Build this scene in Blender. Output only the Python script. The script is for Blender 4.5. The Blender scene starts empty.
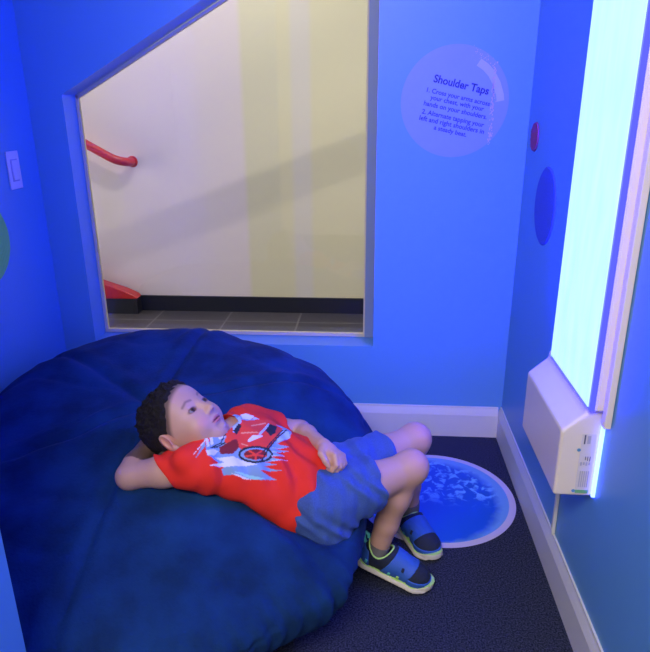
import bpy, bmesh, math, random
import numpy as np
from mathutils import Vector, Matrix, noise
from mathutils.bvhtree import BVHTree
random.seed(4); np.random.seed(4)
C = bpy.context.scene.collection
V = Vector
# ------------------------------------------------------------------ camera
FPX = 626.8; PITCH, YAW, ROLL = 0.338177, 0.0788373, -0.00754361; CH = 1.25
def cam_axes():
    cy, sy = math.cos(YAW), math.sin(YAW); cp, sp = math.cos(PITCH), math.sin(PITCH)
    f = V((-sy*cp, cy*cp, -sp)); r = V((cy, sy, 0)); u = r.cross(f)
    c, s = math.cos(ROLL), math.sin(ROLL)
    return c*r + s*u, -s*r + c*u, f
RT, UP, FW = cam_axes()
def ray(px, py): return RT*((px-325)/FPX) - UP*((py-326)/FPX) + FW
def on(px, py, ax, val):
    d = ray(px, py); o = V((0, 0, CH)); t = (val-o[ax])/d[ax]; return o + d*t
def pz(px, py, z): return on(px, py, 2, z)
cd = bpy.data.cameras.new('camera'); cam = bpy.data.objects.new('camera', cd); C.objects.link(cam)
cam.matrix_world = Matrix((( RT.x, UP.x, -FW.x, 0), (RT.y, UP.y, -FW.y, 0), (RT.z, UP.z, -FW.z, CH), (0, 0, 0, 1)))
cd.sensor_fit = 'HORIZONTAL'; cd.sensor_width = 36; cd.lens = 36*FPX/650; cd.clip_start = .02
bpy.context.scene.camera = cam
# ------------------------------------------------------------------ materials
def mat(name, col, rough=.6, emit=None, estr=0, noise_amt=0, nscale=40, bump=0, bscale=60, sheen=0, alpha=1, spec=.5, coat=0, attr=None, col2=None, metallic=0):
    m = bpy.data.materials.new(name); m.use_nodes = True; nt = m.node_tree; N = nt.nodes; L = nt.links
    b = N['Principled BSDF']; b.inputs['Roughness'].default_value = rough; b.inputs['Specular IOR Level'].default_value = spec
    b.inputs['Base Color'].default_value = (*col, 1); b.inputs['Metallic'].default_value = metallic
    tc = N.new('ShaderNodeTexCoord')
    if attr:
        a = N.new('ShaderNodeAttribute'); a.attribute_name = attr; L.new(a.outputs['Color'], b.inputs['Base Color'])
    elif noise_amt or col2:
        n = N.new('ShaderNodeTexNoise'); n.inputs['Scale'].default_value = nscale; n.inputs['Detail'].default_value = 5
        L.new(tc.outputs['Object'], n.inputs['Vector'])
        r = N.new('ShaderNodeValToRGB'); r.color_ramp.elements[0].position = .35; r.color_ramp.elements[1].position = .65
        c2 = col2 or tuple(min(1, c*(1+noise_amt)) for c in col); c1 = col if col2 else tuple(c*(1-noise_amt) for c in col)
        r.color_ramp.elements[0].color = (*c1, 1); r.color_ramp.elements[1].color = (*c2, 1)
        L.new(n.outputs['Fac'], r.inputs['Fac']); L.new(r.outputs['Color'], b.inputs['Base Color'])
    if bump:
        n = N.new('ShaderNodeTexNoise'); n.inputs['Scale'].default_value = bscale; n.inputs['Detail'].default_value = 4
        L.new(tc.outputs['Object'], n.inputs['Vector'])
        bp = N.new('ShaderNodeBump'); bp.inputs['Strength'].default_value = bump; bp.inputs['Distance'].default_value = .004
        L.new(n.outputs['Fac'], bp.inputs['Height']); L.new(bp.outputs['Normal'], b.inputs['Normal'])
    if emit: b.inputs['Emission Color'].default_value = (*emit, 1); b.inputs['Emission Strength'].default_value = estr
    if sheen: b.inputs['Sheen Weight'].default_value = sheen; b.inputs['Sheen Tint'].default_value = (*[min(1, c*2+.05) for c in col], 1)
    if alpha < 1: b.inputs['Alpha'].default_value = alpha
    if coat: b.inputs['Coat Weight'].default_value = coat
    return m
M = {}
M['wall'] = mat('blue_wall_paint', (.115, .335, .63), .42, bump=.08, bscale=300)
M['wall_back'] = M['wall']
M['ceiling'] = mat('white_ceiling_paint', (.6, .62, .7), .8)
M['base'] = mat('white_trim_paint', (.68, .69, .66), .45)
M['carpet'] = mat('navy_speckled_carpet', (.007, .010, .026), .95, col2=(.060, .068, .115), nscale=230, bump=.8, bscale=400, spec=.1)
M['hallwall'] = None
M['housing'] = mat('off_white_plastic', (.78, .70, .62), .35)
M['plastic'] = mat('white_switch_plastic', (.78, .70, .80), .4)
M['bead'] = mat('cream_glazing_bead', (.62, .56, .45), .5)
M['stop'] = mat('blue_grey_window_stop_paint', (.22, .30, .52), .5)
M['bag'] = None
# ------------------------------------------------------------------ object helpers
def tag(o, label=None, cat=None, group=None, kind=None):
    if label: o['label'] = label
    if cat: o['category'] = cat
    if group: o['group'] = group
    if kind: o['kind'] = kind
    return o
def link(name, me, m=None, parent=None, smooth=False):
    o = bpy.data.objects.new(name, me); C.objects.link(o)
    if m: me.materials.append(m)
    if smooth:
        me.polygons.foreach_set('use_smooth', [True]*len(me.polygons))
    if parent: o.parent = parent; o.matrix_parent_inverse = parent.matrix_world.inverted()
    return o
def from_bm(name, bm, m=None, parent=None, smooth=False):
    bmesh.ops.recalc_face_normals(bm, faces=bm.faces)
    me = bpy.data.meshes.new(name); bm.to_mesh(me); bm.free(); return link(name, me, m, parent, smooth)
def empty(name, loc):
    o = bpy.data.objects.new(name, None); C.objects.link(o); o.location = loc; o.empty_display_size = .05
    bpy.context.view_layer.update(); return o
def box_bm(x0, x1, y0, y1, z0, z1, bev=0, seg=2):
    bm = bmesh.new(); bmesh.ops.create_cube(bm, size=1)
    for v in bm.verts: v.co = V(((x0+x1)/2+v.co.x*(x1-x0), (y0+y1)/2+v.co.y*(y1-y0), (z0+z1)/2+v.co.z*(z1-z0)))
    if bev: bmesh.ops.bevel(bm, geom=bm.edges[:], offset=bev, segments=seg, affect='EDGES', profile=.5)
    return bm
def box(name, x0, x1, y0, y1, z0, z1, m, parent=None, bev=0):
    return from_bm(name, box_bm(x0, x1, y0, y1, z0, z1, bev), m, parent)
def prism(name, pts, axis, a0, a1, m, parent=None, bev=0):
    """closed polygon pts in the plane normal to axis, extruded a0..a1"""
    bm = bmesh.new()
    def mk(p, a):
        if axis == 1: return V((p[0], a, p[1]))
        if axis == 0: return V((a, p[0], p[1]))
        return V((p[0], p[1], a))
    v0 = [bm.verts.new(mk(p, a0)) for p in pts]; v1 = [bm.verts.new(mk(p, a1)) for p in pts]
    n = len(pts); bm.faces.new(v0); bm.faces.new(v1[::-1])
    for i in range(n): bm.faces.new((v0[i], v0[(i+1) % n], v1[(i+1) % n], v1[i]))
    bmesh.ops.recalc_face_normals(bm, faces=bm.faces)
    if bev: bmesh.ops.bevel(bm, geom=bm.edges[:], offset=bev, segments=3, affect='EDGES', profile=.5)
    return from_bm(name, bm, m, parent)
def tube(name, pts, r, m, parent=None, seg=14):
    cu = bpy.data.curves.new(name, 'CURVE'); cu.dimensions = '3D'; cu.bevel_depth = r; cu.bevel_resolution = 4; cu.use_fill_caps = True
    s = cu.splines.new('POLY'); s.points.add(len(pts)-1)
    for p, q in zip(s.points, pts): p.co = (*q, 1)
    o = bpy.data.objects.new(name, cu); C.objects.link(o)
    me = bpy.data.meshes.new_from_object(o.evaluated_get(bpy.context.evaluated_depsgraph_get())); bpy.data.objects.remove(o)
    return link(name, me, m, parent, True)
# ------------------------------------------------------------------ ROOM
WR, WL, YB, ZC = .515, -1.224, 2.262, 2.40
S = lambda o: tag(o, kind='structure')
S(box('floor', -2.4, 1.6, -1.6, YB+.14, -.06, 0, M['carpet']))
S(box('ceiling', -2.4, 1.6, -1.6, YB+.14, ZC, ZC+.05, M['ceiling']))
S(box('wall_left', WL-.1, WL, .80, YB, 0, ZC, M['wall']))
S(box('wall_right', WR, WR+.1, -.2, YB, 0, ZC, M['wall']))
# back wall with the window opening: pieces around the polygon
x0, x1, zb, zs, zt = -1.097, .006, .372, 1.292, 1.88
xt = x0 + (zt-zs)/.555
bm = bmesh.new()
T = .13
outer = [(WL-.1, 0), (WR+.1, 0), (WR+.1, ZC), (WL-.1, ZC)]
inner = [(x0, zb), (x1, zb), (x1, zt), (xt if xt < x1 else x1-.001, zt), (x0, zs)]
def ringquads(y):
    o = [bm.verts.new((p[0], y, p[1])) for p in outer]; i = [bm.verts.new((p[0], y, p[1])) for p in inner]
    bm.faces.new((o[0], o[1], i[1], i[0])); bm.faces.new((o[1], o[2], i[2], i[1])); bm.faces.new((o[2], o[3], i[3], i[2]))
    bm.faces.new((o[3], i[4], i[3])); bm.faces.new((o[3], o[0], i[0], i[4])); return o, i
oa, ia = ringquads(YB); ob, ib = ringquads(YB+T)
for A, B in ((oa, ob), (ia, ib)):
    n = len(A)
    for k in range(n): bm.faces.new((A[k], A[(k+1) % n], B[(k+1) % n], B[k]))
S(from_bm('wall_back', bm, M['wall']))
S(box('wall_front', -2.3, on(13, 590, 1, .80).x, .74, .80, 0, ZC, M['wall']))
# window: frame beads + stop + glass
W = empty('window_1', (0, 0, 0)); W.location = (-.5, YB+.1, zb); S(W); bpy.context.view_layer.update()
yg = YB+.105
prism('window_stop', [(x1-.034, zb+.002), (x1-.0005, zb+.002), (x1-.0005, zt), (x1-.034, zt)], 1, yg-.012, YB+T-.001, M['stop'], W)
def bead(a, b, w):
    a = V((a[0], 0, a[1])); b = V((b[0], 0, b[1])); d = (b-a).normalized(); n = V((-d.z, 0, d.x))*w
    prism('glazing_bead', [(a.x, a.z), (b.x, b.z), (b.x+n.x, b.z+n.z), (a.x+n.x, a.z+n.z)], 1, yg-.006, yg+.012, M['bead'], W)
bead((x0+.001, zb+.002), (x1-.034, zb+.002), .012)
bead((x1-.034, zb+.014), (x1-.034, zt-.03), .006)
bead((x0+.001, zs), (x0+.001, zb+.014), .010)
bead((xt-.03, zt-.03), (x0+.002, zs-.004), .010)
gm = bpy.data.materials.new('clear_glass'); gm.use_nodes = True; nt = gm.node_tree
for n in list(nt.nodes): nt.nodes.remove(n)
out = nt.nodes.new('ShaderNodeOutputMaterial'); mx = nt.nodes.new('ShaderNodeMixShader'); tr = nt.nodes.new('ShaderNodeBsdfTransparent'); gl = nt.nodes.new('ShaderNodeBsdfGlossy')
tr.inputs['Color'].default_value = (.97, .98, .98, 1); gl.inputs['Roughness'].default_value = .01
fr = nt.nodes.new('ShaderNodeFresnel'); fr.inputs['IOR'].default_value = 1.45
nt.links.new(fr.outputs[0], mx.inputs[0]); nt.links.new(tr.outputs[0], mx.inputs[1]); nt.links.new(gl.outputs[0], mx.inputs[2]); nt.links.new(mx.outputs[0], out.inputs[0])
prism('glass', [(x0+.005, zb+.008), (x1-.036, zb+.008), (x1-.036, zt-.025), (xt-.05, zt-.03), (x0+.005, zs-.003)], 1, yg, yg+.005, gm, W)
# baseboards (stepped profile)
def baseboard(name, p0, p1, inward):
    prof = [(0, 0), (.014, 0), (.014, .094), (.010, .108), (.006, .120), (.005, .128), (0, .128)]
    bm = bmesh.new(); rows = []
    for p in (p0, p1): rows.append([bm.verts.new((p[0]+inward[0]*a, p[1]+inward[1]*a, b)) for a, b in prof])
    n = len(prof)
    for i in range(n): bm.faces.new((rows[0][i], rows[0][(i+1) % n], rows[1][(i+1) % n], rows[1][i]))
    bm.faces.new(rows[0]); bm.faces.new(rows[1][::-1])
    S(from_bm(name, bm, M['base']))
baseboard('baseboard_back', (WL+.014, YB), (WR-.014, YB), (0, -1))
baseboard('baseboard_right', (WR, YB), (WR, -.2), (-1, 0))
baseboard('baseboard_left', (WL, YB), (WL, .80), (1, 0))
# ------------------------------------------------------------------ HALLWAY beyond the glass
m = bpy.data.materials.new('striped_hall_wall_paint'); m.use_nodes = True; nt = m.node_tree; N = nt.nodes; L = nt.links
b = N['Principled BSDF']; b.inputs['Roughness'].default_value = .6
tc = N.new('ShaderNodeTexCoord'); sx = N.new('ShaderNodeSeparateXYZ'); L.new(tc.outputs['Object'], sx.inputs[0])
mr = N.new('ShaderNodeMapRange'); mr.inputs['From Min'].default_value = -2.5; mr.inputs['From Max'].default_value = .5; L.new(sx.outputs['X'], mr.inputs['Value'])
rp = N.new('ShaderNodeValToRGB'); L.new(mr.outputs[0], rp.inputs['Fac']); cr = rp.color_ramp
white, yel, pale = (.76, .65, .61, 1), (.72, .66, .42, 1), (.70, .64, .54, 1)
f_ = lambda x: (x+2.5)/3
cr.elements[0].position = 0; cr.elements[0].color = white; cr.elements[1].position = 1; cr.elements[1].color = yel
for x, c in ((-.785, white), (-.755, yel), (-.50, yel), (-.47, pale), (-.385, pale), (-.36, yel)):
    e = cr.elements.new(f_(x)); e.color = c
L.new(rp.outputs['Color'], b.inputs['Base Color']); M['hallwall'] = m
S(box('wall_hall', -4.2, 2.2, 3.80, 3.9, 0, 2.8, M['hallwall']))
tile = mat('dark_slate_tile', (.035, .035, .045), .35)
nt = tile.node_tree; N = nt.nodes; L = nt.links; tc = N['Texture Coordinate']; br = N.new('ShaderNodeTexBrick')
br.offset = 0; br.inputs['Scale'].default_value = 1; br.inputs['Brick Width'].default_value = .45; br.inputs['Row Height'].default_value = .45; br.inputs['Mortar Size'].default_value = .006
br.inputs['Color1'].default_value = (.05, .047, .055, 1); br.inputs['Color2'].default_value = (.075, .068, .075, 1); br.inputs['Mortar'].default_value = (.17, .16, .17, 1)
L.new(tc.outputs['Object'], br.inputs['Vector']); L.new(br.outputs['Color'], N['Principled BSDF'].inputs['Base Color'])
S(box('floor_hall', -4.2, 2.2, YB+.14, 3.80, -.06, 0, tile))
S(box('ceiling_hall', -4.2, 2.2, YB+.14, 3.9, 2.8, 2.85, M['ceiling']))
S(box('wall_hall_left', -4.3, -4.2, YB+.14, 3.9, 0, 2.8, M['base'])); S(box('wall_hall_right', 2.2, 2.3, YB+.14, 3.9, 0, 2.8, M['base']))
black = mat('black_vinyl_cove_base', (.008, .008, .013), .45)
S(box('baseboard_hall', -4.2, 2.2, 3.785, 3.80, 0, .10, black))
red = mat('red_gloss_paint', (.50, .012, .010), .35, coat=.3)
H_ = empty('stair_handrail', (-1.6, 3.72, .9)); tag(H_, 'red tubular handrail ending at the pale wall behind the window', 'handrail')
pts = [V((-2.7, 3.71, 1.60)), V((-1.76, 3.71, 1.083)), V((-1.56, 3.71, .972)), V((-1.53, 3.712, .958)), V((-1.50, 3.72, .948)), V((-1.478, 3.735, .943)), V((-1.465, 3.755, .940)), V((-1.46, 3.79, .939))]
tube('rail', pts, .026, red, H_)
bm = bmesh.new(); bmesh.ops.create_cone(bm, cap_ends=True, segments=24, radius1=.034, radius2=.03, depth=.008)
bmesh.ops.transform(bm, verts=bm.verts, matrix=Matrix.Translation((-1.46, 3.795, .939)) @ Matrix.Rotation(math.pi/2, 4, 'X')); from_bm('wall_flange', bm, red, H_)
STR = tag(prism('stair_stringer', [(-2.7, .101), (-1.485, .101), (-1.50, .122), (-1.57, .155), (-1.72, .205), (-2.7, .70)], 1, 3.70, 3.784, red, bev=.006),
    'red painted stair edge at floor level in the hall behind the window', 'stair edge')
box('plinth', -2.7, -1.49, 3.706, 3.784, 0, .1005, black, STR)
# unseen overhead bar, added to throw the slanted shadow on the hall wall
lp = V((-.8, 2.62, 2.72))
w1, w2 = V((-3.2, 3.8, -.17)), V((1.2, 3.8, 1.46))
a, b_ = lp+(w1-lp)/3, lp+(w2-lp)/3
d = (b_-a).normalized()
o = tube('shadow_bar_1', [a, b_], .020, M['housing'])
S(o)
def area(name, loc, rot, sx, sy, col, e, spread=math.pi):
    l = bpy.data.lights.new(name, 'AREA'); l.shape = 'RECTANGLE'; l.size = sx; l.size_y = sy; l.color = col; l.energy = e; l.spread = spread
    o = bpy.data.objects.new(name, l); C.objects.link(o); o.location = loc; o.rotation_euler = rot; return o
def point(name, loc, col, e, r):
    l = bpy.data.lights.new(name, 'POINT'); l.color = col; l.energy = e; l.shadow_soft_size = r
    o = bpy.data.objects.new(name, l); C.objects.link(o); o.location = loc; return o
point('hall_lamp', lp, (1, .93, .86), 50, .008)
area('hall_ceiling_light', (-.8, 3.0, 2.78), (0, 0, 0), 3.5, .6, (1, .93, .88), 5)
area('hall_right_fill', (2.1, 3.1, .9), (0, math.radians(90), 0), 2.2, 1.1, (1, .92, .86), 22)  # added fill, brightens the hall wall from the right
area('hall_left_fill', (-4.15, 3.1, 1.0), (0, math.radians(-90), 0), 2.2, 1.1, (1, .92, .92), 70)  # fill added at the closed left end to brighten that side of the wall
# ------------------------------------------------------------------ LIT WALL PANEL with control pod
P = empty('wall_light', (WR, 1.4, .40)); tag(P, 'tall glowing blue-white light panel in cream housing mounted on right wall', 'light panel')
glow = bpy.data.materials.new('glowing_panel_face'); glow.use_nodes = True; nt = glow.node_tree; N = nt.nodes; L = nt.links
b = N['Principled BSDF']; b.inputs['Base Color'].default_value = (.25, .3, .4, 1); b.inputs['Roughness'].default_value = .15
tc = N.new('ShaderNodeTexCoord'); nz = N.new('ShaderNodeTexNoise'); mp = N.new('ShaderNodeMapping'); mp.inputs['Scale'].default_value = (30, 30, 6)
L.new(tc.outputs['Object'], mp.inputs[0]); L.new(mp.outputs[0], nz.inputs['Vector']); nz.inputs['Scale'].default_value = 1; nz.inputs['Detail'].default_value = 6
rp = N.new('ShaderNodeValToRGB'); L.new(nz.outputs['Fac'], rp.inputs['Fac']); rp.color_ramp.elements[0].position = .3; rp.color_ramp.elements[1].position = .7
rp.color_ramp.elements[0].color = (.044, .078, 1, 1); rp.color_ramp.elements[1].color = (.053, .085, 1, 1)
L.new(rp.outputs['Color'], b.inputs['Emission Color']); b.inputs['Emission Strength'].default_value = 11
edge = mat('glowing_panel_edge', (.02, .02, .25), .3, emit=(.004, .0045, 1), estr=26)
PX, y0, y1, z0, z1 = .468, 1.255, 1.565, .628, 2.05
box('lit_face', PX, PX+.002, y0+.004, y1-.004, z0+.004, z1, glow, P)
box('edge_strip', PX+.0022, PX+.0135, y0-.003, y1-.004, z0-.003, z1, edge, P)
box('edge_strip', PX+.0022, PX+.0135, y1-.0035, y1+.002, z0-.003, z1, mat('side_edge_fill_glow', (.02, .02, .25), .3, emit=(.0012, .0035, 1), estr=190), P)  # hidden far side, strong glow added to brighten the right wall
box('edge_strip', WR-.011, WR-.001, y1-.006, y1+.002, z0, z1, mat('glowing_panel_far_edge', (.2, .25, .8), .3, emit=(.0015, .004, 1), estr=110), P)
box('housing', PX+.014, WR-.001, y0-.002, y1-.007, z0-.004, z1+.02, M['housing'], P, bev=.003)
box('mounting_rail', WR-.016, WR-.001, y0-.022, y0-.003, .592, z1+.02, M['housing'], P, bev=.002)
pod = prism('control_pod', [(.424, .399), (.511, .399), (.511, .644), (.474, .630), (.472, .610), (.424, .566)], 1, 1.270, 1.600, M['housing'], P, bev=.007)
ledm = mat('blue_led_strip', (.3, .5, 1), .3, emit=(.055, .085, 1), estr=11)
box('back_light_strip', WR-.008, WR-.0005, 1.262, 1.269, .402, .585, ledm, P)
lab = mat('printed_label_white', (.66, .62, .62), .5); ink = mat('dark_label_ink', (.1, .1, .16), .5); grn = mat('green_label_ink', (.15, .42, .2), .5); gry = mat('grey_label_ink', (.42, .42, .5), .5); blu = mat('blue_label_ink', (.1, .3, .55), .5)
F = 1.2698
lb = box('printed_label', .470, .501, F-.0006, F, .408, .560, lab, P)
def mk(xa, xb, za, zb_, mm, nm='label_print'): box(nm, xa, xb, F-.0012, F-.0006, za, zb_, mm, lb)
mk(.471, .500, .408, .4165, grn); mk(.4755, .4785, .535, .558, ink); mk(.4825, .4895, .536, .556, gry)
for k in range(3): mk(.483+.005*k, .4845+.005*k, .4945-.0015*k, .5035, ink)
for k in range(4): mk(.474+.006*k, .4775+.006*k, .480+.002*(k % 2), .489, gry)
for k in range(5): mk(.4760+.0045*k, .4782+.0045*k, .424, .466, gry)
for zz in (.520, .414):
    bm = bmesh.new(); bmesh.ops.create_circle(bm, cap_ends=True, segments=16, radius=.0042); bmesh.ops.transform(bm, verts=bm.verts, matrix=Matrix.Translation((.467, F-.0013, zz)) @ Matrix.Rotation(math.pi/2, 4, 'X'))
    from_bm('round_mark', bm, blu, lb)
CB = box('cable_cover', WR-.010, WR-.0005, 1.484, 1.496, .128, .399, M['base'], P, bev=.002)
CB['label'] = 'white cable cover'
# ------------------------------------------------------------------ wall discs, switch
def disc(name, c, r, th, axis_sign, m, label, bumps=0, group=None):
    """round textured disc on a side wall; c=(x,y,z) on the wall, axis_sign=+1 faces +x"""
    bm = bmesh.new(); rings = 34; seg = 96; grid = []
    for i in range(rings+1):
        t = i/rings; row = []
        for j in range(seg):
            a = 2*math.pi*j/seg; rr = r*t; h = th*(1-max(0, (t-.92)/.08)**2)
            if bumps:
                u, w_ = rr*math.cos(a)/bumps, rr*math.sin(a)/bumps
                h += .0022*math.sin(u*2*math.pi)*math.sin(w_*2*math.pi)*(1 if t < .93 else 0)
            row.append(bm.verts.new((c[0]+axis_sign*max(h, .0002), c[1]+rr*math.cos(a), c[2]+rr*math.sin(a)))) if i else None
        if i == 0: row = [bm.verts.new((c[0]+axis_sign*th, c[1], c[2]))]
        grid.append(row)
    for j in range(seg): bm.faces.new((grid[0][0], grid[1][j], grid[1][(j+1) % seg]))
    for i in range(1, rings):
        for j in range(seg): bm.faces.new((grid[i][j], grid[i+1][j], grid[i+1][(j+1) % seg], grid[i][(j+1) % seg]))
    bm.faces.new(grid[-1])
    return tag(from_bm(name, bm, m, None, True), label, 'wall disc')
disc('texture_disc', (WL, 1.862, .845), .138, .009, 1, mat('green_rubber', (.26, .74, .16), .6), 'green bumpy round disc on left wall below the switch', .018)
disc('texture_disc', (WR, 1.950, .958), .117, .004, -1, mat('blue_felt', (.06, .12, .58), .8, bump=.6, bscale=180), 'large round blue textured disc on right wall near the corner')
disc('texture_disc', (WR, 2.152, 1.150), .046, .006, -1, mat('maroon_felt', (.27, .05, .20), .7), 'small round maroon disc on right wall above the blue disc', .012)
SW = empty('light_switch', (WL, 2.095, 1.05)); tag(SW, 'pale rectangular light switch on the left wall', 'light switch')
box('plate', WL+.0005, WL+.006, 2.060, 2.133, .988, 1.113, M['plastic'], SW, bev=.002)
box('rocker', WL+.006, WL+.010, 2.080, 2.113, 1.018, 1.083, M['plastic'], SW, bev=.0015)
box('rocker_frame', WL+.006, WL+.0075, 2.076, 2.117, 1.014, 1.087, mat('switch_frame_plastic', (.42, .38, .62), .5), SW, bev=.0006)
# ------------------------------------------------------------------ instruction decal on back wall
SC = V((.263, YB, 1.258)); SR = .179
vinyl = mat('pale_vinyl', (.22, .34, .68), .45)
DC = empty('wall_decal', (SC.x, YB, SC.z)); tag(DC, 'round pale Shoulder Taps instruction decal on blue back wall', 'wall decal')
bm = bmesh.new(); bmesh.ops.create_cone(bm, cap_ends=True, segments=96, radius1=SR, radius2=SR, depth=.0006)
bmesh.ops.transform(bm, verts=bm.verts, matrix=Matrix.Translation((SC.x, YB-.0006, SC.z)) @ Matrix.Rotation(math.pi/2, 4, 'X'))
from_bm('vinyl_circle', bm, vinyl, DC)
navy = mat('navy_lettering', (.012, .02, .13), .5)
def text(s, pl, pr, height_ratio, bold, parent):
    a = on(*pl, 1, YB-.0016); b2 = on(*pr, 1, YB-.0016)
    cu = bpy.data.curves.new('lettering', 'FONT'); cu.body = s; cu.align_x = 'CENTER'; cu.align_y = 'CENTER'; cu.offset = bold; cu.size = 1; cu.resolution_u = 4
    o = bpy.data.objects.new('lettering', cu); C.objects.link(o); dg = bpy.context.evaluated_depsgraph_get(); dg.update()
    me = bpy.data.meshes.new_from_object(o.evaluated_get(dg)); bpy.data.objects.remove(o)
    xs = [v.co.x for v in me.vertices]; w = max(xs)-min(xs); cx = (max(xs)+min(xs))/2; sc = (b2-a).length/w; dx = (b2-a).normalized(); up = V((-dx.z, 0, dx.x)); mid = (a+b2)/2
    for v in me.vertices: v.co = mid + dx*((v.co.x-cx)*sc) + up*(v.co.y*sc*height_ratio)
    return link('lettering', me, navy, parent)
text('Shoulder Taps', (434, 78.5), (489, 91.5), 1.05, .030, DC)
for s, a, b2 in (('1. Cross your arms across', (427, 89.8), (490, 104.2)), ('your chest, with your', (430.5, 97.3), (484, 109.3)), ('hands on your shoulders.', (424, 103), (487, 117.3)),
                 ('2. Alternate tapping your', (422, 111.3), (484, 125.3)), ('left and right shoulders in', (419.5, 117.6), (484, 132)), ('a steady beat.', (434, 127.4), (466.5, 135))):
    text(s, a, b2, 1.0, .022, DC)
tape = mat('worn_adhesive', (.42, .48, .80), .5); scuff = mat('pink_scuff', (.55, .45, .78), .6)
def arc_strip(name, pxs, w, m):
    pts = [on(*p, 1, YB-.0018) for p in pxs]; bm = bmesh.new(); vs = []
    for i, p in enumerate(pts):
        d = (pts[min(i+1, len(pts)-1)]-pts[max(i-1, 0)]).normalized(); n = V((-d.z, 0, d.x))*w
        vs.append((bm.verts.new(p-n), bm.verts.new(p+n)))
    for i in range(len(vs)-1): bm.faces.new((vs[i][0], vs[i+1][0], vs[i+1][1], vs[i][1]))
    from_bm(name, bm, m, DC)
arc_strip('tape_mark', [(479, 62), (486, 67), (492, 74), (497, 84), (500, 95), (500.5, 101)], .0125, tape)
bm = bmesh.new(); rnd = random.Random(3)
for k in range(150):
    t = rnd.random(); c = on(495.5-6.5*t+rnd.gauss(0, 1.1), 62+83*t, 1, YB-.0024); s = rnd.uniform(.0006, .0018); h = rnd.uniform(1, 2.8)
    q = [bm.verts.new(c+V((dx*s, 0, dz*s*h))) for dx, dz in ((-1, -1), (1, -.6), (1.2, 1), (-.8, .8))]; bm.faces.new(q)
for k in range(50):
    t = rnd.random(); c = on(476+14*t+rnd.gauss(0, 2), 50+13*t+rnd.gauss(0, 3), 1, YB-.0024); s = rnd.uniform(.0006, .0014)
    q = [bm.verts.new(c+V((dx*s, 0, dz*s))) for dx, dz in ((-1, -1), (1, -.6), (1.2, 1), (-.8, .8))]; bm.faces.new(q)
from_bm('scuff_marks', bm, scuff, DC)
# ------------------------------------------------------------------ floor decal
FC = (.224, 1.833); FR = .264
FD = empty('floor_decal', (FC[0], FC[1], 0)); tag(FD, 'round blue sea picture decal with white rim lying on the carpet', 'floor decal')
def fdisc(name, r, z, m):
    bm = bmesh.new(); bmesh.ops.create_cone(bm, cap_ends=True, segments=128, radius1=r, radius2=r, depth=.001)
    bmesh.ops.transform(bm, verts=bm.verts, matrix=Matrix.Translation((FC[0], FC[1], z))); return from_bm(name, bm, m, FD)
fdisc('white_rim', FR, .0008, mat('white_vinyl_rim', (.62, .55, .66), .5))
sea = bpy.data.materials.new('printed_sea_picture'); sea.use_nodes = True; nt = sea.node_tree; N = nt.nodes; L = nt.links; b = N['Principled BSDF']; b.inputs['Roughness'].default_value = .4
tc = N.new('ShaderNodeTexCoord'); nz = N.new('ShaderNodeTexNoise'); nz.inputs['Scale'].default_value = 34; nz.inputs['Detail'].default_value = 6; nz.inputs['Distortion'].default_value = .7
L.new(tc.outputs['Object'], nz.inputs['Vector']); rp = N.new('ShaderNodeValToRGB'); cr = rp.color_ramp
cr.elements[0].position = .50; cr.elements[0].color = (0, 0, 0, 1); cr.elements[1].position = .60; cr.elements[1].color = (1, 1, 1, 1); L.new(nz.outputs['Fac'], rp.inputs['Fac'])
# mask: foam mostly in the far half and a pale patch on the left
sp = N.new('ShaderNodeSeparateXYZ'); L.new(tc.outputs['Object'], sp.inputs[0])
m1 = N.new('ShaderNodeMapRange'); m1.inputs['From Min'].default_value = FC[1]-.06; m1.inputs['From Max'].default_value = FC[1]+.02; L.new(sp.outputs['Y'], m1.inputs['Value'])
mul = N.new('ShaderNodeMath'); mul.operation = 'MULTIPLY'; L.new(rp.outputs['Color'], mul.inputs[0]); L.new(m1.outputs[0], mul.inputs[1])
def blobmask(cx, cy, r, soft, dist=0.0):
    vm = N.new('ShaderNodeVectorMath'); vm.operation = 'DISTANCE'; vm.inputs[1].default_value = (cx, cy, .0025)
    if dist:
        nn = N.new('ShaderNodeTexNoise'); nn.inputs['Scale'].default_value = 25; L.new(tc.outputs['Object'], nn.inputs['Vector'])
        sc_ = N.new('ShaderNodeVectorMath'); sc_.operation = 'MULTIPLY_ADD'; sc_.inputs[1].default_value = (dist,)*3; L.new(nn.outputs['Color'], sc_.inputs[0]); L.new(tc.outputs['Object'], sc_.inputs[2]); L.new(sc_.outputs[0], vm.inputs[0])
    else: L.new(tc.outputs['Object'], vm.inputs[0])
    mm = N.new('ShaderNodeMapRange'); mm.inputs['From Min'].default_value = r; mm.inputs['From Max'].default_value = r-soft; L.new(vm.outputs['Value'], mm.inputs['Value']); return mm
pa = blobmask(.10, 1.78, .09, .02, .05)
mxm = N.new('ShaderNodeMath'); mxm.operation = 'MAXIMUM'; L.new(mul.outputs[0], mxm.inputs[0]); L.new(pa.outputs[0], mxm.inputs[1])
mixc = N.new('ShaderNodeMix'); mixc.data_type = 'RGBA'; mixc.inputs['A'].default_value = (.006, .10, .60, 1); mixc.inputs['B'].default_value = (.18, .50, .85, 1); L.new(mxm.outputs[0], mixc.inputs['Factor'])
inn = blobmask(FC[0]-.012, FC[1]+.0, .246, .03, .03)
mix2 = N.new('ShaderNodeMix'); mix2.data_type = 'RGBA'; mix2.inputs['A'].default_value = (.16, .38, .72, 1); L.new(inn.outputs[0], mix2.inputs['Factor']); L.new(mixc.outputs['Result'], mix2.inputs['B'])
L.new(mix2.outputs['Result'], b.inputs['Base Color'])
fdisc('sea_picture', FR-.022, .0018, sea)
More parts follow.
